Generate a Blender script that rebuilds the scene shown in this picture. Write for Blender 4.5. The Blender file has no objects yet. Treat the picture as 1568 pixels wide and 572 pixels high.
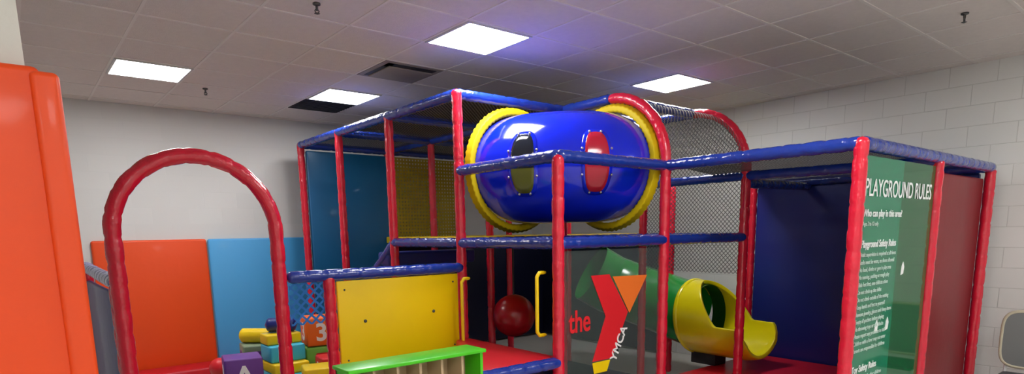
import bpy, bmesh, random
from math import *
from mathutils import Vector, Matrix, Euler
random.seed(3)
H=1.83   # eye height above floor; helper z values below are relative to the eye
sc=bpy.context.scene
sc.view_settings.view_transform='Standard'
col=sc.collection
# ---------------------------------------------------------------- materials
def nt(name):
    m=bpy.data.materials.new(name);m.use_nodes=True
    t=m.node_tree;b=t.nodes['Principled BSDF'];return m,t,b
def mat(name,c,rough=.45,spec=.5,coat=0,metal=0,alpha=1,emit=0,bump=0,bscale=30,var=.06):
    m,t,b=nt(name)
    b.inputs['Roughness'].default_value=rough;b.inputs['Metallic'].default_value=metal
    b.inputs['Specular IOR Level'].default_value=spec
    b.inputs['Coat Weight'].default_value=coat;b.inputs['Coat Roughness'].default_value=.08
    b.inputs['Alpha'].default_value=alpha
    tc=t.nodes.new('ShaderNodeTexCoord');n=t.nodes.new('ShaderNodeTexNoise')
    n.inputs['Scale'].default_value=bscale*.2;n.inputs['Detail'].default_value=3
    t.links.new(tc.outputs['Object'],n.inputs['Vector'])
    mx=t.nodes.new('ShaderNodeMix');mx.data_type='RGBA'
    mx.inputs[6].default_value=tuple(x*(1-var) for x in c)+(1,)
    mx.inputs[7].default_value=tuple(min(1,x*(1+var)) for x in c)+(1,)
    t.links.new(n.outputs['Fac'],mx.inputs[0]);t.links.new(mx.outputs[2],b.inputs['Base Color'])
    if bump:
        n2=t.nodes.new('ShaderNodeTexNoise');n2.inputs['Scale'].default_value=bscale;n2.inputs['Detail'].default_value=2
        bp=t.nodes.new('ShaderNodeBump');bp.inputs['Strength'].default_value=bump;bp.inputs['Distance'].default_value=.01
        t.links.new(tc.outputs['Object'],n2.inputs['Vector']);t.links.new(n2.outputs['Fac'],bp.inputs['Height']);t.links.new(bp.outputs['Normal'],b.inputs['Normal'])
    if emit:
        b.inputs['Emission Color'].default_value=c+(1,);b.inputs['Emission Strength'].default_value=emit
    return m
def S(r,g,b): # sRGB 0-255 -> linear
    f=lambda v:(v/255/12.92 if v/255<=.04045 else ((v/255+.055)/1.055)**2.4)
    return (f(r),f(g),f(b))
M={}
M['red']=mat('red_vinyl',S(218,24,54),.26,.5,.45,bump=.7,bscale=24)
M['blue']=mat('blue_vinyl',S(24,54,150),.24,.5,.5,bump=.7,bscale=24)
M['tubeblue']=mat('blue_plastic',S(8,36,215),.15,.5,.6,bump=.03,bscale=8)
M['yellow']=mat('yellow_plastic',S(250,212,10),.35,.5,.1)
M['ring']=mat('yellow_ring_mesh',S(225,196,10),.55,.3,0)
M['yellowp']=mat('yellow_panel_plastic',S(255,216,0),.4,.4,.1,var=.02)
M['orange']=mat('orange_vinyl',S(236,76,14),.45,.45,.05,bump=.5,bscale=6,var=.04)
M['skyblue']=mat('sky_blue_vinyl',S(78,168,228),.42,.5,.1,bump=.3,bscale=6,var=.04)
M['teal']=mat('teal_vinyl',S(18,100,150),.4,.5,.1,bump=.2,bscale=8)
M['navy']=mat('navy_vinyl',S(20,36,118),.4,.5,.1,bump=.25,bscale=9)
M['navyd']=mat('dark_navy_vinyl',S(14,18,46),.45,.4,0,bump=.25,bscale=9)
M['redd']=mat('dark_red_vinyl',S(128,8,24),.45,.4,.1,bump=.2,bscale=9)
M['ballred']=mat('ball_red_rubber',S(176,10,26),.3,.5,.2)
M['redmat']=mat('red_mat_vinyl',S(205,22,40),.4,.5,.1,bump=.3,bscale=9)
M['green']=mat('green_laminate',S(74,205,20),.35,.5,.1,var=.02)
M['slidegreen']=mat('green_plastic',S(18,140,52),.25,.5,.3)
M['slideyellow']=mat('slide_yellow_plastic',S(236,222,20),.22,.5,.4)
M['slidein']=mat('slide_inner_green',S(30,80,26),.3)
M['black']=mat('black_rubber',(.01,.01,.012),.5)
M['white']=mat('white_print',(.9,.9,.9),.5,var=0)
M['whites']=mat('white_small_print',(.62,.70,.66),.5,var=0)
M['wood']=mat('beige_laminate',S(190,165,130),.5,bump=.1)
M['metal']=mat('bolt_metal',(.6,.6,.62),.3,metal=1)
M['metald']=mat('sprinkler_metal',(.12,.12,.12),.4,metal=.8)
M['grey']=mat('grey_plastic',S(120,124,124),.5)
M['rim']=mat('beige_edge_trim',S(196,190,165),.5)
M['greyd']=mat('dark_grey_fabric',S(70,74,78),.7)
M['purple']=mat('purple_foam',S(110,60,150),.5)
M['greyg']=mat('grey_green_foam',S(130,150,120),.5)
M['cyan']=mat('cyan_foam',S(60,185,215),.5)
M['lime']=mat('lime_foam',S(120,190,70),.5)
M['orangef']=mat('orange_foam',S(240,110,30),.45)
M['logo_red']=mat('logo_red',S(225,35,45),.4,var=0)
M['logo_orange']=mat('logo_orange',S(245,120,45),.4,var=0)
M['steel']=mat('painted_steel',S(205,205,205),.4)
def glassy(name,c,alpha,rough=.06):
    m,t,b=nt(name)
    b.inputs['Base Color'].default_value=c+(1,);b.inputs['Alpha'].default_value=alpha
    b.inputs['Roughness'].default_value=rough
    return m
M['clear']=glassy('clear_panel',(.16,.2,.19),.16)
M['signgreen']=glassy('translucent_green_panel',S(18,138,98),.84,.07)
M['signdark']=glassy('dark_green_panel',S(8,98,52),.88,.07)
def netmat(name,c,cell,thr,rot=True):
    m,t,b=nt(name);N=t.nodes;L=t.links
    b.inputs['Base Color'].default_value=c+(1,);b.inputs['Roughness'].default_value=.7
    uv=N.new('ShaderNodeUVMap');mp=N.new('ShaderNodeMapping')
    mp.inputs['Scale'].default_value=(1/cell,1/cell,1);mp.inputs['Rotation'].default_value=(0,0,radians(45) if rot else 0)
    L.new(uv.outputs[0],mp.inputs[0]);sp=N.new('ShaderNodeSeparateXYZ');L.new(mp.outputs[0],sp.inputs[0])
    o=[]
    for i in (0,1):
        f=N.new('ShaderNodeMath');f.operation='FRACT';L.new(sp.outputs[i],f.inputs[0])
        l=N.new('ShaderNodeMath');l.operation='LESS_THAN';l.inputs[1].default_value=thr/cell;L.new(f.outputs[0],l.inputs[0]);o.append(l)
    x=N.new('ShaderNodeMath');x.operation='MAXIMUM';L.new(o[0].outputs[0],x.inputs[0]);L.new(o[1].outputs[0],x.inputs[1])
    L.new(x.outputs[0],b.inputs['Alpha']);return m
M['netblack']=netmat('black_net',(.012,.012,.016),.03,.018)
M['netgrey']=netmat('dark_grey_net',(.16,.16,.16),.032,.007)
M['netyellow']=netmat('yellow_net',S(172,150,14),.05,.03,False)
M['netblue']=netmat('blue_net',S(30,110,190),.05,.016)
# ---------------------------------------------------------------- helpers
def empty(name,loc=(0,0,0)):
    e=bpy.data.objects.new(name,None);col.objects.link(e);e.location=loc;e.empty_display_size=.1;return e
def mk(name,bm,m,parent=None,smooth=False):
    me=bpy.data.meshes.new(name);bm.to_mesh(me);bm.free()
    if smooth:
        for p in me.polygons:p.use_smooth=True
    ob=bpy.data.objects.new(name,me);col.objects.link(ob)
    for x in (m if isinstance(m,(list,tuple)) else [m]):me.materials.append(x)
    if parent: ob.parent=parent; ob.matrix_parent_inverse=Matrix.Translation(-Vector(parent.location))
    return ob
def box(name,lo,hi,m,parent=None,bev=0,rotz=0,abs_=False,seg=3):
    """box between corners; z relative to eye height"""
    bm=bmesh.new();bmesh.ops.create_cube(bm,size=1)
    c=[(a+b)/2 for a,b in zip(lo,hi)];s=[abs(b-a) for a,b in zip(lo,hi)]
    for v in bm.verts:v.co=Vector((v.co.x*s[0],v.co.y*s[1],v.co.z*s[2]))
    if bev: bmesh.ops.bevel(bm,geom=bm.edges[:],offset=min(bev,min(s)*.45),segments=seg,affect='EDGES',profile=.5)
    if rotz: bmesh.ops.rotate(bm,verts=bm.verts,matrix=Matrix.Rotation(rotz,3,'Z'))
    bmesh.ops.translate(bm,verts=bm.verts,vec=Vector((c[0],c[1],c[2]+H)))
    return mk(name,bm,m,parent,smooth=bev>0)
def resample(pts,step):
    P=[Vector(p) for p in pts];out=[P[0]];
    for a,b in zip(P,P[1:]):
        n=max(1,int(round((b-a).length/step)))
        for i in range(1,n+1):out.append(a.lerp(b,i/n))
    return out
def tube(name,pts,r,m,parent=None,pinch=.15,seg=16,step=.02,amp=.13,cap=True):
    P=resample([(p[0],p[1],p[2]+H) for p in pts],step);bm=bmesh.new();rings=[]
    n=len(P);s=random.random()*pinch
    T=[(P[min(i+1,n-1)]-P[max(i-1,0)]).normalized() for i in range(n)]
    u=T[0].orthogonal().normalized();ph=random.random()*6
    for i in range(n):
        t=T[i];u=(u-t*u.dot(t)).normalized();w=t.cross(u)
        if i: s+=(P[i]-P[i-1]).length
        q=(s%pinch)/pinch if pinch else .5
        d=min(q,1-q)
        rr=r*(1-amp*max(0,1-d/.14)+.02*sin(s*31+ph)) if pinch else r
        if cap and (i==0 or i==n-1): rr*=.75
        ring=[]
        for k_ in range(seg):
            a=2*pi*k_/seg
            wr_=1+(.025*sin(a*3+s*19+ph)*sin(s*47) if pinch else 0)
            ring.append(bm.verts.new(P[i]+(u*cos(a)+w*sin(a))*rr*wr_))
        rings.append(ring)
    for a,b in zip(rings,rings[1:]):
        for k_ in range(seg):bm.faces.new((a[k_],a[(k_+1)%seg],b[(k_+1)%seg],b[k_]))
    if cap:
        for ring,p,d in ((rings[0],P[0]-T[0]*r*.3,1),(rings[-1],P[-1]+T[-1]*r*.3,0)):
            c=bm.verts.new(p)
            for k_ in range(seg):
                f=(ring[(k_+1)%seg],ring[k_],c) if d else (ring[k_],ring[(k_+1)%seg],c)
                bm.faces.new(f)
    bmesh.ops.recalc_face_normals(bm,faces=bm.faces)
    return mk(name,bm,m,parent,True)
def quad(name,p,m,parent=None):
    """flat net quad with UV in metres"""
    bm=bmesh.new();uv=bm.loops.layers.uv.new('UVMap')
    V=[Vector((a[0],a[1],a[2]+H)) for a in p];vs=[bm.verts.new(a) for a in V];f=bm.faces.new(vs)
    e=(V[1]-V[0]).normalized();n=e.cross(V[2]-V[0]).normalized();g=n.cross(e)
    for l in f.loops:
        d=l.vert.co-V[0];l[uv].uv=(d.dot(e),d.dot(g))
    return mk(name,bm,m,parent)
def poly(name,pts,y,th,m,parent=None):
    bm=bmesh.new();f=bm.faces.new([bm.verts.new((a,y,b+H)) for a,b in pts])
    r=bmesh.ops.extrude_face_region(bm,geom=[f]);bmesh.ops.translate(bm,verts=[v for v in r['geom'] if isinstance(v,bmesh.types.BMVert)],vec=(0,th,0))
    bmesh.ops.recalc_face_normals(bm,faces=bm.faces);return mk(name,bm,m,parent)
def slab(name,pts,z0,z1,m,parent=None,bev=.02):
    bm=bmesh.new();f=bm.faces.new([bm.verts.new((a,b,z0+H)) for a,b in pts])
    r=bmesh.ops.extrude_face_region(bm,geom=[f]);bmesh.ops.translate(bm,verts=[v for v in r['geom'] if isinstance(v,bmesh.types.BMVert)],vec=(0,0,z1-z0))
    bmesh.ops.recalc_face_normals(bm,faces=bm.faces);bmesh.ops.bevel(bm,geom=bm.edges[:],offset=bev,segments=3,affect='EDGES',profile=.5)
    return mk(name,bm,m,parent,True)
def text(name,body,size,loc,m,parent=None,rot=(pi/2,0,0),sx=1,align='LEFT',ext=.0015,off=0):
    cu=bpy.data.curves.new(name,'FONT');cu.body=body;cu.size=size;cu.extrude=ext;cu.align_x=align;cu.offset=off
    o=bpy.data.objects.new('tmp',cu);col.objects.link(o)
    dg=bpy.context.evaluated_depsgraph_get();me=bpy.data.meshes.new_from_object(o.evaluated_get(dg))
    bpy.data.objects.remove(o)
    me.transform(Matrix.Translation((loc[0],loc[1],loc[2]+H))@Euler(rot).to_matrix().to_4x4()@Matrix.Diagonal((sx,1,1,1)))
    me.materials.clear();me.materials.append(m)
    ob=bpy.data.objects.new(name,me);col.objects.link(ob)
    if parent: ob.parent=parent; ob.matrix_parent_inverse=Matrix.Translation(-Vector(parent.location))
    return ob
def sphere(name,c,r,m,parent=None,sc_=(1,1,1),sub=24):
    bm=bmesh.new();bmesh.ops.create_uvsphere(bm,u_segments=sub,v_segments=sub//2,radius=r)
    for v in bm.verts:v.co=Vector((v.co.x*sc_[0]+c[0],v.co.y*sc_[1]+c[1],v.co.z*sc_[2]+c[2]+H))
    return mk(name,bm,m,parent,True)
# ---------------------------------------------------------------- camera
yaw,p,r,f,ppy=.684,.167,-.017,928.47,511.65
fh=Vector((sin(yaw),cos(yaw),0));rt=Vector((cos(yaw),-sin(yaw),0));up=Vector((0,0,1))
fw=fh*cos(p)-up*sin(p);u=fh*sin(p)+up*cos(p)
r2=rt*cos(r)+u*sin(r);u2=-rt*sin(r)+u*cos(r)
cd=bpy.data.cameras.new('camera');cam=bpy.data.objects.new('camera',cd);col.objects.link(cam);sc.camera=cam
cam.matrix_world=Matrix(((r2.x,u2.x,-fw.x,0),(r2.y,u2.y,-fw.y,0),(r2.z,u2.z,-fw.z,H),(0,0,0,1)))
cd.sensor_width=36;cd.lens=f/1568*36;cd.shift_y=(ppy-286)/1568;cd.clip_start=.05
# ---------------------------------------------------------------- room
CZ=1.567;WX=7.6;WY=8.68;LX=-2.2;NY=-2.6
def wallmat(name,ax,c1,mort,bumpv=.35):
    m,t,b=nt(name);N=t.nodes;L=t.links
    tc=N.new('ShaderNodeTexCoord');sp=N.new('ShaderNodeSeparateXYZ');cb=N.new('ShaderNodeCombineXYZ')
    L.new(tc.outputs['Object'],sp.inputs[0]);L.new(sp.outputs[ax],cb.inputs[0]);L.new(sp.outputs[2],cb.inputs[1])
    br=N.new('ShaderNodeTexBrick');br.inputs['Scale'].default_value=1;br.inputs['Brick Width'].default_value=.4;br.inputs['Row Height'].default_value=.2
    br.inputs['Mortar Size'].default_value=.005;br.inputs['Mortar Smooth'].default_value=.8
    br.inputs['Color1'].default_value=c1+(1,);br.inputs['Color2'].default_value=tuple(x*.96 for x in c1)+(1,);br.inputs['Mortar'].default_value=mort+(1,)
    L.new(cb.outputs[0],br.inputs['Vector'])
    n=N.new('ShaderNodeTexNoise');n.inputs['Scale'].default_value=60;L.new(tc.outputs['Object'],n.inputs['Vector'])
    ma=N.new('ShaderNodeMath');ma.operation='MULTIPLY_ADD';ma.inputs[1].default_value=-1;L.new(br.outputs['Fac'],ma.inputs[0])
    m2=N.new('ShaderNodeMath');m2.operation='MULTIPLY';m2.inputs[1].default_value=.15;L.new(n.outputs['Fac'],m2.inputs[0]);L.new(m2.outputs[0],ma.inputs[2])
    bp=N.new('ShaderNodeBump');bp.inputs['Strength'].default_value=bumpv;bp.inputs['Distance'].default_value=.006
    L.new(ma.outputs[0],bp.inputs['Height']);L.new(bp.outputs[0],b.inputs['Normal']);L.new(br.outputs['Color'],b.inputs['Base Color'])
    b.inputs['Roughness'].default_value=.55;return m
wr=wallmat('painted_block_wall',1,S(226,227,223),S(206,207,202),.4)
wb=wallmat('painted_block_wall_back',0,S(218,217,215),S(215,214,212),.1)
wp=mat('painted_wall',S(236,236,232),.6,bump=.1,bscale=60,var=.02)
box('wall_right',(WX,NY-.15,-H),(WX+.15,WY+.15,CZ),wr)
box('wall_back',(LX-.15,WY,-H),(WX,WY+.15,CZ),wb)
box('wall_left',(LX-.15,NY,-H),(LX,WY,CZ),wp)
box('wall_near',(LX-.15,NY-.15,-H),(WX,NY,CZ),wp)
box('wall_partition',(LX,2.45,-H),(.10,2.65,CZ),mat('partition_paint',S(214,216,208),.6,bump=.1,bscale=60,var=.02))
box('floor',(LX-.15,NY-.15,-H-.1),(WX+.15,WY+.15,-H),mat('vinyl_floor',S(200,198,192),.5,bump=.2,bscale=80,var=.05))
tile=mat('ceiling_tile',S(226,217,212),.9,bump=.25,bscale=120,var=.06)
box('ceiling',(LX-.15,NY-.15,CZ),(WX+.15,WY+.15,CZ+.1),tile)
T=.65;gx0=.24;gy0=.03
bm=bmesh.new()
def bar(lo,hi):
    r_=bmesh.ops.create_cube(bm,size=1)['verts']
    for v in r_:
        v.co=Vector(((lo[0]+hi[0])/2+v.co.x*(hi[0]-lo[0]),(lo[1]+hi[1])/2+v.co.y*(hi[1]-lo[1]),(lo[2]+hi[2])/2+v.co.z*(hi[2]-lo[2])))
x=gx0-4*T
z0=CZ+H
while x<WX:
    if x>LX: bar((x-.011,NY,z0-.005),(x+.011,WY,z0+.002))
    x+=T
y=gy0-4*T
while y<WY:
    if y>NY: bar((LX,y-.011,z0-.0055),(WX,y+.011,z0+.002))
    y+=T
mk('ceiling_grid',bm,mat('grid_steel',S(232,225,220),.5,var=.02))
lm,t_,b_=nt('light_diffuser');b_.inputs['Base Color'].default_value=(.9,.9,.9,1);b_.inputs['Emission Color'].default_value=(1,.995,.985,1);b_.inputs['Emission Strength'].default_value=36
for (x,y) in [(.89,6.53),(2.84,6.53),(2.84,3.93),(5.44,3.93),(2.84,1.33),(5.44,-.57),(.24,-1.22),(-1.71,-1.22),(2.84,-1.22)]:  # last position is an unseen panel, added as front fill for the posts
    e=empty('ceiling_light',(x+T/2,y+T/2,CZ+H))
    for a,b in (((x+.01,y+.01),(x+T-.01,y+.03)),((x+.01,y+T-.03),(x+T-.01,y+T-.01)),((x+.01,y+.03),(x+.03,y+T-.03)),((x+T-.03,y+.03),(x+T-.01,y+T-.03))):
        box('frame',(a[0],a[1],CZ-.016),(b[0],b[1],CZ-.001),M['steel'],e)
    box('diffuser',(x+.03,y+.03,CZ-.012),(x+T-.03,y+T-.03,CZ-.004),lm,e)
e=empty('air_return_grille',(2.84+T/2,7.18+T/2,CZ+H))
box('dark_plate',(2.86,7.20,CZ-.008),(3.47,7.81,CZ-.002),M['black'],e)  # flat black plate; the ceiling opening's darkness is put into its colour
for i in range(8): box('louver_%d'%i,(2.86,7.24+i*.072,CZ-.014),(3.47,7.25+i*.072,CZ-.004),M['black'],e)
e=empty('ceiling_vent',(2.84+T/2,5.23+T/2,CZ+H))
vm=mat('vent_grey',S(150,140,134),.5)
vx0,vy0=2.855,5.245;vx1,vy1=2.84+T-.015,5.23+T-.015
box('backing',(vx0,vy0,CZ-.008),(vx1,vy1,CZ-.001),vm,e)
box('slot',(vx0+.05,vy0+.05,CZ-.010),(vx1-.05,vy0+.17,CZ-.002),M['black'],e)
box('slot_side',(vx0+.05,vy0+.05,CZ-.010),(vx0+.12,vy1-.05,CZ-.002),M['black'],e)
box('plaque',(vx0+.10,vy0+.14,CZ-.022),(vx1-.05,vy1-.05,CZ-.004),vm,e,.006)
for (x,y) in [(1.82,4.29),(1.81,7.33),(5.76,1.61)]:
    e=empty('fire_sprinkler',(x,y,CZ+H))
    tube('escutcheon',[(x,y,CZ-.001),(x,y,CZ-.012)],.035,M['metald'],e,pinch=0)
    tube('body',[(x,y,CZ),(x,y,CZ-.05)],.009,M['metald'],e,pinch=0)
    tube('deflector',[(x,y,CZ-.065),(x,y,CZ-.069)],.02,M['metald'],e,pinch=0,step=.002)
    for s_ in (-1,1): tube('arm_%d'%s_,[(x+.008*s_,y,CZ-.04),(x+.015*s_,y,CZ-.052),(x+.005*s_,y,CZ-.066)],.004,M['metald'],e,pinch=0,step=.01,seg=6)
# ---------------------------------------------------------------- wall pads
def pad(name,lo,hi,m,bev=.03):
    return box(name,lo,hi,m,None,bev,seg=4)
pad('wall_pad',(.73,WY-.06,-1.79),(1.97,WY-.003,-.02),M['orange'])
pad('wall_pad',(1.985,WY-.06,-1.79),(3.26,WY-.003,-.02),M['skyblue'])
pad('floor_mat',(.75,8.15,-H),(2.2,8.6,-1.6),M['redmat'])
e=empty('partition_wall_pad',(0,2.4,H))
box('pad_face',(LX+.01,2.385,-H+.02),(.132,2.448,.515),M['orange'],e,.02,seg=4)
box('pad_corner',(.103,2.37,-H+.02),(.178,2.70,.500),M['orange'],e,.018,seg=4)
# ---------------------------------------------------------------- play structure
ax,ay,dy,bx,ex,fy,gx,mx=3.09,4.48,3.24,4.34,5.61,1.71,7.33,5.83
p1,p2,p3=5.70,6.91,8.10;zt,zr,zd,zl=1.165,.53,-.085,-.30;F0=-H
R=.046
ps=empty('soft_play_structure',(4.3,4.5,0))
k=0
def post(x,y,top,bot=F0,m='red'):
    global k;k+=1;return tube('post_%d'%k,[(x,y,bot),(x,y,top)],R,M[m],ps)
def beam(a,b,m='blue',r_=None):
    global k;k+=1;return tube('beam_%d'%k,[a,b],r_ or R*1.0,M[m],ps)
for y in (ay,p1,p2,p3): post(ax,y,zt+.03)
post(ax,dy,zr+.0);
for x in (bx,ex):
    for y in (ay,p1,p2,p3):post(x,y,zt)
post(bx,fy,zr+.03);post(mx,fy,zr-.02);post(gx,fy,zr-.02);post(7.33,4.12,zr)
post(6.48,ay+.25,zr)
for x in (bx,ex):
    ra=.62;pts=[(x,dy,F0),(x,dy,zt-ra)]+[(x,dy+ra-ra*cos(a),zt-ra+ra*sin(a)) for a in [i*pi/2/16 for i in range(1,17)]]
    k+=1;tube('arch_post_%d'%k,pts,R,M['red'],ps)
    beam((x,dy+ra,zt),(x,ay,zt))
beam((bx,dy+.62,zt),(ex,dy+.62,zt))
for x in (ax,bx,ex): beam((x,ay,zt),(x,p3,zt))
for y in (ay,p1,p2,p3): beam((ax,y,zt),(ex,y,zt))
beam((ax,ay,zr),(ax,dy,zr));beam((ax,dy,zr),(bx,dy,zr));beam((bx,dy,zr),(bx,fy,zr));beam((bx,fy,zr),(gx,fy,zr))
beam((gx,fy,zr),(gx,4.12,zr));beam((mx,fy,zr-.03),(ex,dy,zr-.03));beam((ex,dy,zr-.03),(ex,ay,zr-.03));beam((ex,dy,zr-.1),(gx,dy+.2,zr-.06))
for a,b in (((ax,p1),(ax,ay)),((ax,ay),(ax,dy)),((ax,dy),(bx,dy)),((bx,dy),(ex,dy)),((ex,dy),(ex,p1)),((ax,ay),(ex,ay)),((bx,dy),(bx,p1)),((ax,p1),(ex,p1))):
    beam((a[0],a[1],zd),(b[0],b[1],zd))
box('deck_mat_1',(ax+.04,ay+.04,zd-.04),(ex-.04,p1-.03,zd+.05),M['yellow'],ps,.01)
box('deck_mat_4',(bx-.1,p1+.03,zd-.04),(ex-.04,p3-.05,zd+.05),M['yellow'],ps,.01)
box('deck_mat_2',(ax+.04,dy+.04,zd-.04),(bx-.04,ay-.04,zd+.02),M['black'],ps,.01)
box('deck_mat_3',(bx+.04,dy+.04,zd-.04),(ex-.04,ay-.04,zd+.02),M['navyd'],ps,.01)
beam((ax,p1,zd),(ax,p1+.75,zd-.5))
for i in range(4): box('step_%d'%i,(ax-.02,p1+.1+i*.2,zd-.25-i*.16),(bx-.14,p1+.35+i*.2,zd-.1-i*.16),M['navy'],ps,.03)
quad('roof_net_1',[(ax,ay,zt+.01),(ex,ay,zt+.01),(ex,p3,zt+.01),(ax,p3,zt+.01)],M['netblack'],ps)
quad('roof_net_2',[(bx,fy,zr+.01),(gx,fy,zr+.01),(gx,4.12,zr+.01),(bx,dy,zr+.01)],M['netblack'],ps)
quad('yellow_net',[(4.42,p3,-.07),(ex,p3,-.07),(ex,p3,1.1),(4.42,p3,1.1)],M['netyellow'],ps)
quad('side_net',[(ex,dy,-.45),(ex,ay,-.45),(ex,ay,.5),(ex,dy,.5)],M['netgrey'],ps)
bm=bmesh.new();uv=bm.loops.layers.uv.new('UVMap');ra=.62;prev=None
for i in range(17):
    a=i*pi/2/16;yy=dy+ra-ra*cos(a);zz=zt-ra+ra*sin(a)+H
    cur=(bm.verts.new((bx,yy,zz)),bm.verts.new((ex,yy,zz)),a*ra)
    if prev:
        fc=bm.faces.new((prev[0],prev[1],cur[1],cur[0]))
        for l,q in zip(fc.loops,((0,prev[2]),(ex-bx,prev[2]),(ex-bx,cur[2]),(0,cur[2]))):l[uv].uv=q
    prev=cur
mk('curved_net',bm,M['netgrey'],ps)
bm=bmesh.new();uv=bm.loops.layers.uv.new('UVMap')
pp=[(dy,.5)]+[(dy+ra-ra*cos(a),zt-ra+ra*sin(a)) for a in [i*pi/2/12 for i in range(13)]]+[(ay,zt),(ay,.5)]
fc=bm.faces.new([bm.verts.new((ex,a,b+H)) for a,b in pp])
for l in fc.loops:l[uv].uv=(l.vert.co.y,l.vert.co.z)
mk('arch_side_net',bm,M['netgrey'],ps)
box('teal_panel',(ax+.06,p3-.03,-1.7),(4.38,p3+.03,1.10),M['teal'],ps,.02)
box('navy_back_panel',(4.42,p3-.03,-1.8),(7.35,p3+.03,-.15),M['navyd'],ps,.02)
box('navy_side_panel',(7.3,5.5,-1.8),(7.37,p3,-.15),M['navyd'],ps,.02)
box('blue_panel',(7.34,1.8,-1.75),(7.41,4.08,zr-.04),M['navy'],ps,.02)
box('dark_red_panel',(mx+.07,fy+.03,-1.75),(gx-.06,fy+.09,.43),M['redd'],ps,.02)
box('crash_mat',(bx+.1,fy+.12,F0),(gx-.02,4.0,-1.60),M['redmat'],ps,.03)
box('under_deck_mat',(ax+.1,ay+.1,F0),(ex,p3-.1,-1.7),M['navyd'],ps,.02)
# low entry platform (corner step)
slab('entry_platform',[(2.32,dy+.03),(ax+.02,dy+.03),(ax+.02,ay-.06),(2.96,ay-.06)],-1.03,-.93,M['redmat'],ps)
slab('platform_skirt',[(2.38,dy+.06),(ax-.03,dy+.06),(ax-.03,ay-.1),(2.98,ay-.1)],F0,-1.03,M['navyd'],ps,.005)
beam((2.26,dy,-.97),(ax,dy,-.97));post(2.26,dy,-.95)
# yellow panel with bar
q1,r1,lx=1.487,1.855,.497
post(r1,ay,zl-.0)
beam((q1+.06,ay,zl),(ax,ay,zl))
box('yellow_panel',(r1+.055,ay-.012,-1.10),(ax-.055,ay+.012,zl-.05),M['yellowp'],ps,.008)
for px_,pz in ((2.13,-.68),(2.77,-.66)): sphere('bolt_%.2f_%.2f'%(px_,pz),(px_,ay-.014,pz),.014,M['greyd'],ps,sub=10)
for px_ in (1.97,2.98):
    for pz in (-.42,-.98): sphere('screw_%.2f_%.2f'%(px_,pz),(px_,ay-.013,pz),.008,M['greyd'],ps,sub=8)
quad('blue_net',[(q1+.06,ay,-.66),(r1-.04,ay,-.66),(r1-.04,ay,zl-.03),(q1+.06,ay,zl-.03)],M['netblue'],ps)
for yy,za,zb in ((4.34,-.39,-.98),(3.36,-.30,-.77)):
    k+=1;x0=ax-.02
    tube('handle_%d'%k,[(x0,yy,za),(x0-.06,yy,za+.0),(x0-.085,yy,za-.03),(x0-.085,yy,zb+.03),(x0-.06,yy,zb),(x0,yy,zb)],.014,M['yellow'],ps,pinch=0)
cp=empty('clear_logo_panel',(3.7,dy,0))
box('acrylic',(ax+.06,dy-.004,-1.7),(bx-.06,dy+.004,zd-.06),M['clear'],cp)
poly('mark_chevron',[(3.43,-.34),(3.64,-.34),(3.87,-.66),(3.68,-1.02),(3.45,-1.02),(3.60,-.67)],dy-.008,.003,M['logo_red'],cp)
poly('mark_foot',[(3.45,-1.03),(3.66,-1.03),(3.62,-1.12),(3.47,-1.12)],dy-.008,.003,M['yellow'],cp)
poly('mark_triangle',[(3.68,-.36),(4.11,-.37),(3.89,-.67)],dy-.008,.003,M['logo_orange'],cp)
text('mark_the','the',.24,(3.19,dy-.008,-.76),M['logo_red'],cp,sx=.75,off=.004)
text('mark_ymca','YMCA',.11,(3.72,dy-.009,-1.06),M['white'],cp,rot=(pi/2,-radians(62),0),off=.002)
# ---------------------------------------------------------------- elbow crawl tube
ct=empty('crawl_tube',(bx-.45,ay-.45,.56+H))
Cx,Cy,Cz,RT=bx,ay,.555,.63
def tor(phi,psi,rad): # psi 0 = outward
    q=RT+rad*cos(psi)*1.06;return Vector((Cx-q*cos(phi),Cy-q*sin(phi),Cz+H+rad*sin(psi)))
def rad(phi):
    t=max(0,min(1,phi/(pi/2)));return .455+.025*(max(0,1-abs(2*t-1)**6))
bm=bmesh.new();rings=[]
for i in range(41):
    ph=pi/2*i/40;rings.append([bm.verts.new(tor(ph,2*pi*j/48,rad(ph))) for j in range(48)])
for a,b in zip(rings,rings[1:]):
    for j in range(48):bm.faces.new((a[j],b[j],b[(j+1)%48],a[(j+1)%48]))
bmesh.ops.recalc_face_normals(bm,faces=bm.faces)
mk('elbow_shell',bm,M['tubeblue'],ct,True)
def collar(name,at_start):
    bm=bmesh.new();prof=[]
    for i in range(11):
        s_=i/10;prof.append((.06*s_,.55-.02*s_+(.012 if i%2 else 0)))
    prof+=[(.062,.50),(.06,.485),(.0,.485)]
    prof=[(-.0,.485)]+prof
    rg=[]
    for j in range(128):
        a=2*pi*j/128;row=[]
        for s_,rr in prof:
            rr=rr*(1.012 if j%2 else .995)
            if at_start: P=(Cx-RT-rr*cos(a),Cy-s_,Cz+H+rr*sin(a))
            else: P=(Cx-s_,Cy-RT-rr*cos(a),Cz+H+rr*sin(a))
            row.append(bm.verts.new(P))
        rg.append(row)
    for j in range(128):
        a=rg[j];b=rg[(j+1)%128]
        for i in range(len(prof)-1):bm.faces.new((a[i],a[i+1],b[i+1],b[i]))
    bmesh.ops.recalc_face_normals(bm,faces=bm.faces);mk(name,bm,M['ring'],ct,True)
collar('collar_left',True);collar('collar_right',False)
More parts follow.
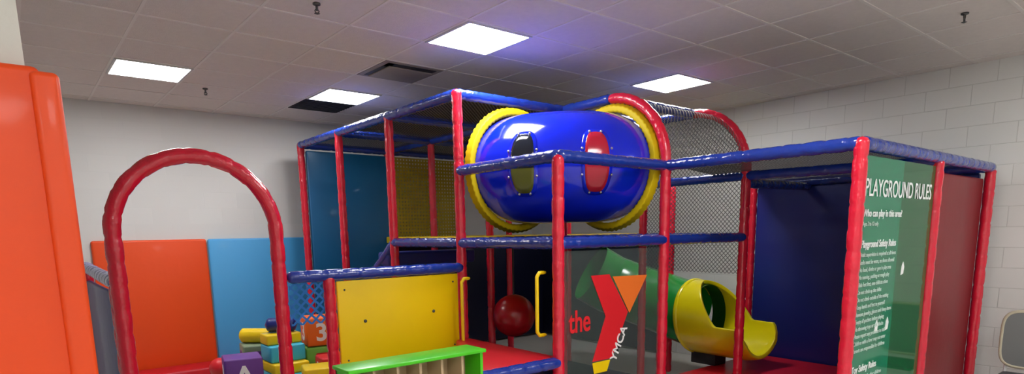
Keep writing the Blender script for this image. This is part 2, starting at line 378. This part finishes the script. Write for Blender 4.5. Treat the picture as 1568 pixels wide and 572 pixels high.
def window(name,phi0,mm1):
    hw,hh=.125,.27
    def pt(a,b,off): 
        ph=phi0+a/(RT+.47);ps_=b/.475;return tor(ph,ps_,rad(ph)+off)
    def stad(w,h,n=32):
        o=[]
        for i in range(n):
            t=2*pi*i/n;cx_,sx_=cos(t),sin(t);e_=.55
            o.append((w*abs(cx_)**e_*(1 if cx_>0 else -1),h*abs(sx_)**.8*(1 if sx_>0 else -1)))
        return o
    def patch(nm,w,h,off,mm):
        bm=bmesh.new();o=stad(w,h);R_=[]
        for s_ in (1,.8,.6,.4,.2):
            R_.append([bm.verts.new(pt(a*s_,b*s_,off)) for a,b in o])
        c=bm.verts.new(pt(0,0,off));sk=[bm.verts.new(pt(a*1.02,b*1.02,-.005)) for a,b in o];R_=[sk]+R_
        for A,B in zip(R_,R_[1:]):
            for i in range(32):bm.faces.new((A[i],A[(i+1)%32],B[(i+1)%32],B[i]))
        for i in range(32):bm.faces.new((R_[-1][i],R_[-1][(i+1)%32],c))
        bmesh.ops.recalc_face_normals(bm,faces=bm.faces)
        mk(nm,bm,mm,ct,True)
    patch(name+'_frame',hw,hh,.012,M['tubeblue'])
    patch(name+'_pane',hw*.78,hh*.88,.018,mm1)
    for i in range(8):
        t=2*pi*(i+.5)/8;c=pt(hw*.98*cos(t)*1.06,hh*.97*sin(t)*1.0,.016);sphere(name+'_bolt_%d'%i,(c.x,c.y,c.z-H),.011,M['metal'],ct,sub=8)
# two-tone pane material (dark upper, olive lower) by height
pm,pt_,pb_=nt('two_tone_pane');N=pt_.nodes;L=pt_.links
tc=N.new('ShaderNodeTexCoord');sp=N.new('ShaderNodeSeparateXYZ');L.new(tc.outputs['Object'],sp.inputs[0])
lt=N.new('ShaderNodeMath');lt.operation='LESS_THAN';lt.inputs[1].default_value=Cz+H-.04;L.new(sp.outputs[2],lt.inputs[0])
mxn=N.new('ShaderNodeMix');mxn.data_type='RGBA';mxn.inputs[6].default_value=S(30,34,42)+(1,);mxn.inputs[7].default_value=S(104,108,40)+(1,)
L.new(lt.outputs[0],mxn.inputs[0]);L.new(mxn.outputs[2],pb_.inputs['Base Color']);pb_.inputs['Roughness'].default_value=.1
window('window_left',radians(29),pm);window('window_right',radians(60),mat('red_pane',S(196,36,58),.15))
# ---------------------------------------------------------------- slide
sl=empty('tube_slide',(6.3,4.0,0))
def pipe(nm,c0,c1,r0,r1,m,th=0,n=40):
    bm=bmesh.new();c0=Vector((c0[0],c0[1],c0[2]+H));c1=Vector((c1[0],c1[1],c1[2]+H));t=(c1-c0).normalized();a_=Vector((1,0,0));b_=t.cross(a_).normalized();rg=[]
    for i in range(13):
        s_=i/12;c=c0.lerp(c1,s_);rr=r0+(r1-r0)*s_
        rg.append([bm.verts.new(c+a_*rr*cos(2*pi*j/n)+b_*rr*sin(2*pi*j/n)) for j in range(n)])
    for A,B in zip(rg,rg[1:]):
        for j in range(n):bm.faces.new((A[j],A[(j+1)%n],B[(j+1)%n],B[j]))
    return mk(nm,bm,m,sl,True)
HX,HY,HZ,HR=6.40,4.27,-1.04,.42
# green tube bends back up to the deck
tube('upper_tube',[(HX,HY+.03,HZ),(HX-.03,HY+.5,HZ+.12),(HX-.12,HY+.85,HZ+.22),(HX-.32,HY+1.1,HZ+.34),(HX-.55,HY+1.25,HZ+.5)],.385,M['slidegreen'],sl,pinch=0,seg=40,step=.08,cap=False)
def ringt(nm,c,r_,th,m,tilt):
    pts=[(c[0]+r_*cos(a),c[1]-r_*sin(a)*sin(tilt),c[2]+r_*sin(a)*cos(tilt)) for a in [2*pi*i/48 for i in range(49)]]
    tube(nm,pts,th,m,sl,pinch=0,seg=10,cap=False)
ringt('flange',(HX,HY,HZ),HR,.035,M['slideyellow'],-.1)
bm=bmesh.new();rg=[]
n=36
for i in range(31):
    s_=i/30
    cy=HY-.86*s_;rr=HR-.02*s_
    t_=max(0,(s_-.12)/.88)
    half=pi*(1-.52*min(1,t_*1.9)**.75)
    if s_>.88: half*=1-.4*((s_-.88)/.12)**2
    row=[]
    for j in range(n+1):
        a=-half+2*half*j/n
        row.append(bm.verts.new((HX+rr*sin(a),cy,HZ+H-rr*cos(a)-.03*s_+(.04*((s_-.8)/.2)**2 if s_>.8 else 0))))
    rg.append(row)
for A,B in zip(rg,rg[1:]):
    for j in range(n):bm.faces.new((A[j],A[j+1],B[j+1],B[j]))
bmesh.ops.recalc_face_normals(bm,faces=bm.faces)
sob=mk('slide_scoop',bm,M['slideyellow'],sl,True)
so=sob.modifiers.new('s','SOLIDIFY');so.thickness=.045;so.offset=0
bv=sob.modifiers.new('b','BEVEL');bv.width=.014;bv.segments=2
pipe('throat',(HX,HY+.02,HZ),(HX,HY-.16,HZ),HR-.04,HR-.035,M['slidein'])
box('support_block',(HX-.12,HY-.35,-1.6),(HX+.12,HY-.02,HZ-HR+.03),M['black'],sl,.01)
# ---------------------------------------------------------------- rules sign
sg=empty('playground_rules_sign',(5.1,fy,0))
box('panel',(bx+.06,fy-.006,-1.75),(5.10,fy+.002,.46),M['signgreen'],sg)
box('panel_right',(5.10,fy-.006,-1.75),(mx-.06,fy+.002,.46),M['signdark'],sg)
text('title','PLAYGROUND RULES',.165,(4.42,fy-.010,.20),M['white'],sg,sx=.80,off=.001)
rules=[("Who can play in this area?",.07,1),("Ages 2 to 12 only",.04,0),("",.06,0),("Playground Safety Rules",.07,1)]+[(s_,.042,0) for s_ in
["Adult supervision is required at all times","Socks must be worn, no shoes allowed","No food, drinks or gum in play area","No running, pushing or rough play","Slide feet first, one child at a time","Do not climb up the slides","Do not climb outside of the netting","Keep hands and feet to yourself","Remove jewelry, glasses and sharp items","Empty all pockets before playing","No throwing toys or soft blocks","Please report any problems to staff","Children with a fever may not enter","Parents are responsible for children"]]+[("",.06,0),("Toy Safety Rules",.07,1)]+[(s_,.042,0) for s_ in
["Share the toys with other children","Return all toys to the shelf","Do not put toys in your mouth","Use the toys inside this area only","Stack blocks below shoulder height","Keep steps and slides clear","Wash hands before and after play","Help clean up before you leave","Have fun and be kind to others","Thank you for playing safely"]]
z=.12
for i,(s_,h,bd) in enumerate(rules):
    if s_: text('line_%d'%i,s_,h,(4.43,fy-.010,z-h*.8),M['white'] if bd else M['whites'],sg,sx=.92,off=.001 if bd else 0)
    z-=h*1.22
for (x,z) in ((5.2,-.32),(4.78,-.72),(4.98,-.72)):
    poly('pictogram_%.2f'%x,[(x,z-.05),(x+.05,z-.04),(x+.06,z+.01),(x+.035,z+.05),(x+.01,z+.02)],fy-.010,.003,M['white'],sg)
# ---------------------------------------------------------------- entry arch and side rail
ea=empty('entry_arch',(1.0,ay,0))
cxa,ra=(q1+lx)/2,(q1-lx)/2
pts=[(lx,ay,F0),(lx,ay,.03)]+[(cxa-ra*cos(a),ay,.03+ra*sin(a)) for a in [i*pi/32 for i in range(1,32)]]+[(q1,ay,.03),(q1,ay,F0)]
tube('arch',pts,.05,M['red'],ea)
sr=empty('side_railing',(lx,5.5,0))
tube('post_1',[(lx,ay+.12,F0),(lx,ay+.12,zl+.02)],R,M['red'],sr);tube('post_2',[(lx,6.5,F0),(lx,6.5,zl+.06)],R,M['red'],sr)
tube('rail',[(lx,ay+.12,zl+.02),(lx,6.5,zl+.06)],R,M['blue'],sr)
box('panel',(lx-.02,ay+.2,-1.8),(lx+.02,6.42,zl-.05),M['navy'],sr,.015)
# ---------------------------------------------------------------- cubby shelf
cs=empty('cubby_shelf',(1.8,3.05,0))
sx0,sx1,sy0,sy1,stp=1.30,2.17,2.95,3.13,-.70
box('top',(sx0-.015,sy0-.02,stp-.022),(sx1+.015,sy1+.01,stp),M['green'],cs,.006)
box('back',(sx0,sy1-.015,F0),(sx1,sy1,stp-.022),M['wood'],cs)
for x in (sx0,sx1-.02): box('side_%.1f'%x,(x,sy0,F0+.02),(x+.02,sy1,stp-.022),M['green'],cs)
for i in range(1,6):
    x=sx0+(sx1-sx0)*i/6;box('divider_%d'%i,(x-.008,sy0+.01,F0+.05),(x+.008,sy1-.015,stp-.022),M['wood'],cs)
for i,zz in enumerate((F0+.02,F0+.36,F0+.72)): box('shelf_%d'%i,(sx0,sy0+.005,zz),(sx1,sy1-.015,zz+.018),M['wood'],cs)
# ---------------------------------------------------------------- punching ball
pb=empty('hanging_play_ball',(4.4,5.35,0))
sphere('ball',(4.42,5.38,-.95),.245,M['ballred'],pb,sub=40)
tube('cord',[(4.42,5.38,-.72),(4.42,5.38,zd-.06)],.012,M['black'],pb,pinch=0)
# ---------------------------------------------------------------- foam toys
def block(name,c,s_,m,rz,let=None,lm_=None):
    e=empty(name,(c[0],c[1],0))
    b=box('cube',(c[0]-s_/2,c[1]-s_/2,c[2]-s_/2),(c[0]+s_/2,c[1]+s_/2,c[2]+s_/2),m,None,.02)
    b.parent=e;b.matrix_parent_inverse=Matrix.Translation((-c[0],-c[1],0))
    if let:
        for kk,ra_ in enumerate((0,pi/2,-pi/2)):
            t=text('letter_%d'%kk,let,s_*.85,(0,-s_/2-.002,-s_*.3-H),lm_ or M['white'],None,align='CENTER',off=.006)
            t.data.transform(Matrix.Translation((c[0],c[1],c[2]+H))@Matrix.Rotation(ra_,4,'Z'))
            t.parent=e;t.matrix_parent_inverse=Matrix.Translation((-c[0],-c[1],0))
    e.rotation_euler=(0,0,rz)
    return e
F_=-H
block('foam_block',(1.63,6.2,F_+.165),.33,M['skyblue'],-.1)
block('foam_block',(1.63,6.2,F_+.51),.345,M['purple'],-.18,'A')
block('foam_block',(2.0,6.95,F_+.165),.33,M['yellow'],-.2)
block('foam_block',(2.0,6.95,F_+.50),.33,M['greyg'],-.15,'B',M['purple'])
block('foam_block',(2.51,6.45,F_+.16),.32,M['lime'],-.1,'C',M['redd'])
block('foam_block',(2.51,6.45,F_+.485),.32,M['lime'],-.25,'E',M['logo_red'])
block('foam_block',(2.51,6.45,F_+.81),.31,M['orangef'],-.15,'3')
block('foam_block',(2.46,5.97,F_+.16),.30,M['cyan'],0)
block('foam_block',(2.46,5.97,F_+.46),.29,M['logo_red'],-.1,'K')
block('foam_block',(2.12,5.48,F_+.16),.32,M['lime'],.1)
block('foam_block',(2.12,5.48,F_+.475),.30,M['yellow'],-.25,'E',M['logo_red'])
block('foam_block',(2.45,7.1,F_+.17),.33,M['logo_red'],.5)
block('foam_block',(2.45,7.1,F_+.50),.32,M['cyan'],.3,'D',M['yellow'])
block('foam_block',(1.60,6.95,F_+.165),.33,M['lime'],0)
sb=empty('play_ball',(1.60,6.95,F_+.33+.115+H));sphere('shell',(1.60,6.95,F_+.33+.113),.11,M['logo_red'],sb)
fs=empty('foam_steps',(2.1,6.25,0))
for i in range(6):
    m_=M['cyan'] if i%2==0 else M['yellow']
    hh=.17 if i%2==0 else .11
    zb_=F_+sum(.17 if j%2==0 else .11 for j in range(i))
    box('layer_%d'%i,(1.90,5.82+.09*i,zb_),(2.26,6.5,zb_+hh),m_,fs,.02)
def roll(name,c,r_,l,m,d):
    d=Vector(d).normalized()*l/2
    e=empty(name,(c[0],c[1],c[2]+H))
    tube('roll',[(c[0]-d.x,c[1]-d.y,c[2]-d.z),(c[0]+d.x,c[1]+d.y,c[2]+d.z)],r_,m,e,pinch=0,seg=24)
roll('foam_roll',(2.1,6.40,F_+.84+.078),.075,.28,M['navy'],(1,-.5,0))
roll('foam_roll',(2.0,6.95,F_+.665+.083),.08,.34,M['yellow'],(.7,-.7,0))
# ---------------------------------------------------------------- chair
ch=empty('stacking_chair',(6.95,1.1,0))
bx0=6.88;by0=1.58
for s_ in (-1,1):
    tube('leg_front_%d'%s_,[(bx0-.28,by0-.4+.22*s_,F0),(bx0-.22,by0-.4+.2*s_,F0+.44)],.013,M['steel'],ch,pinch=0)
    tube('leg_back_%d'%s_,[(bx0+.28,by0-.4+.22*s_,F0),(bx0+.2,by0-.4+.2*s_,F0+.44),(bx0+.25,by0-.4+.2*s_,F0+.95)],.013,M['steel'],ch,pinch=0)
box('seat',(bx0-.25,by0-.62,F0+.43),(bx0+.22,by0-.18,F0+.47),M['greyd'],ch,.02)
yc,zc_,hw_,hh_=by0-.4,F0+.78,.25,.26
oc=[]
for i in range(40):
    t=2*pi*i/40;oc.append((yc+hw_*abs(cos(t))**.45*(1 if cos(t)>=0 else -1),zc_+hh_*abs(sin(t))**.45*(1 if sin(t)>=0 else -1)))
bm=bmesh.new();fc=bm.faces.new([bm.verts.new((bx0+.19,a,b+H)) for a,b in oc])
q=bmesh.ops.extrude_face_region(bm,geom=[fc]);bmesh.ops.translate(bm,verts=[v for v in q['geom'] if isinstance(v,bmesh.types.BMVert)],vec=(.03,0,0));bmesh.ops.recalc_face_normals(bm,faces=bm.faces)
mk('back_shell',bm,M['grey'],ch)
tube('back_rim',[(bx0+.2,a,b) for a,b in oc+oc[:1]],.016,M['rim'],ch,pinch=0,seg=8,cap=False)
w=bpy.data.worlds.new('world');sc.world=w;w.use_nodes=True;w.node_tree.nodes['Background'].inputs[0].default_value=(.5,.5,.5,1);w.node_tree.nodes['Background'].inputs[1].default_value=.1
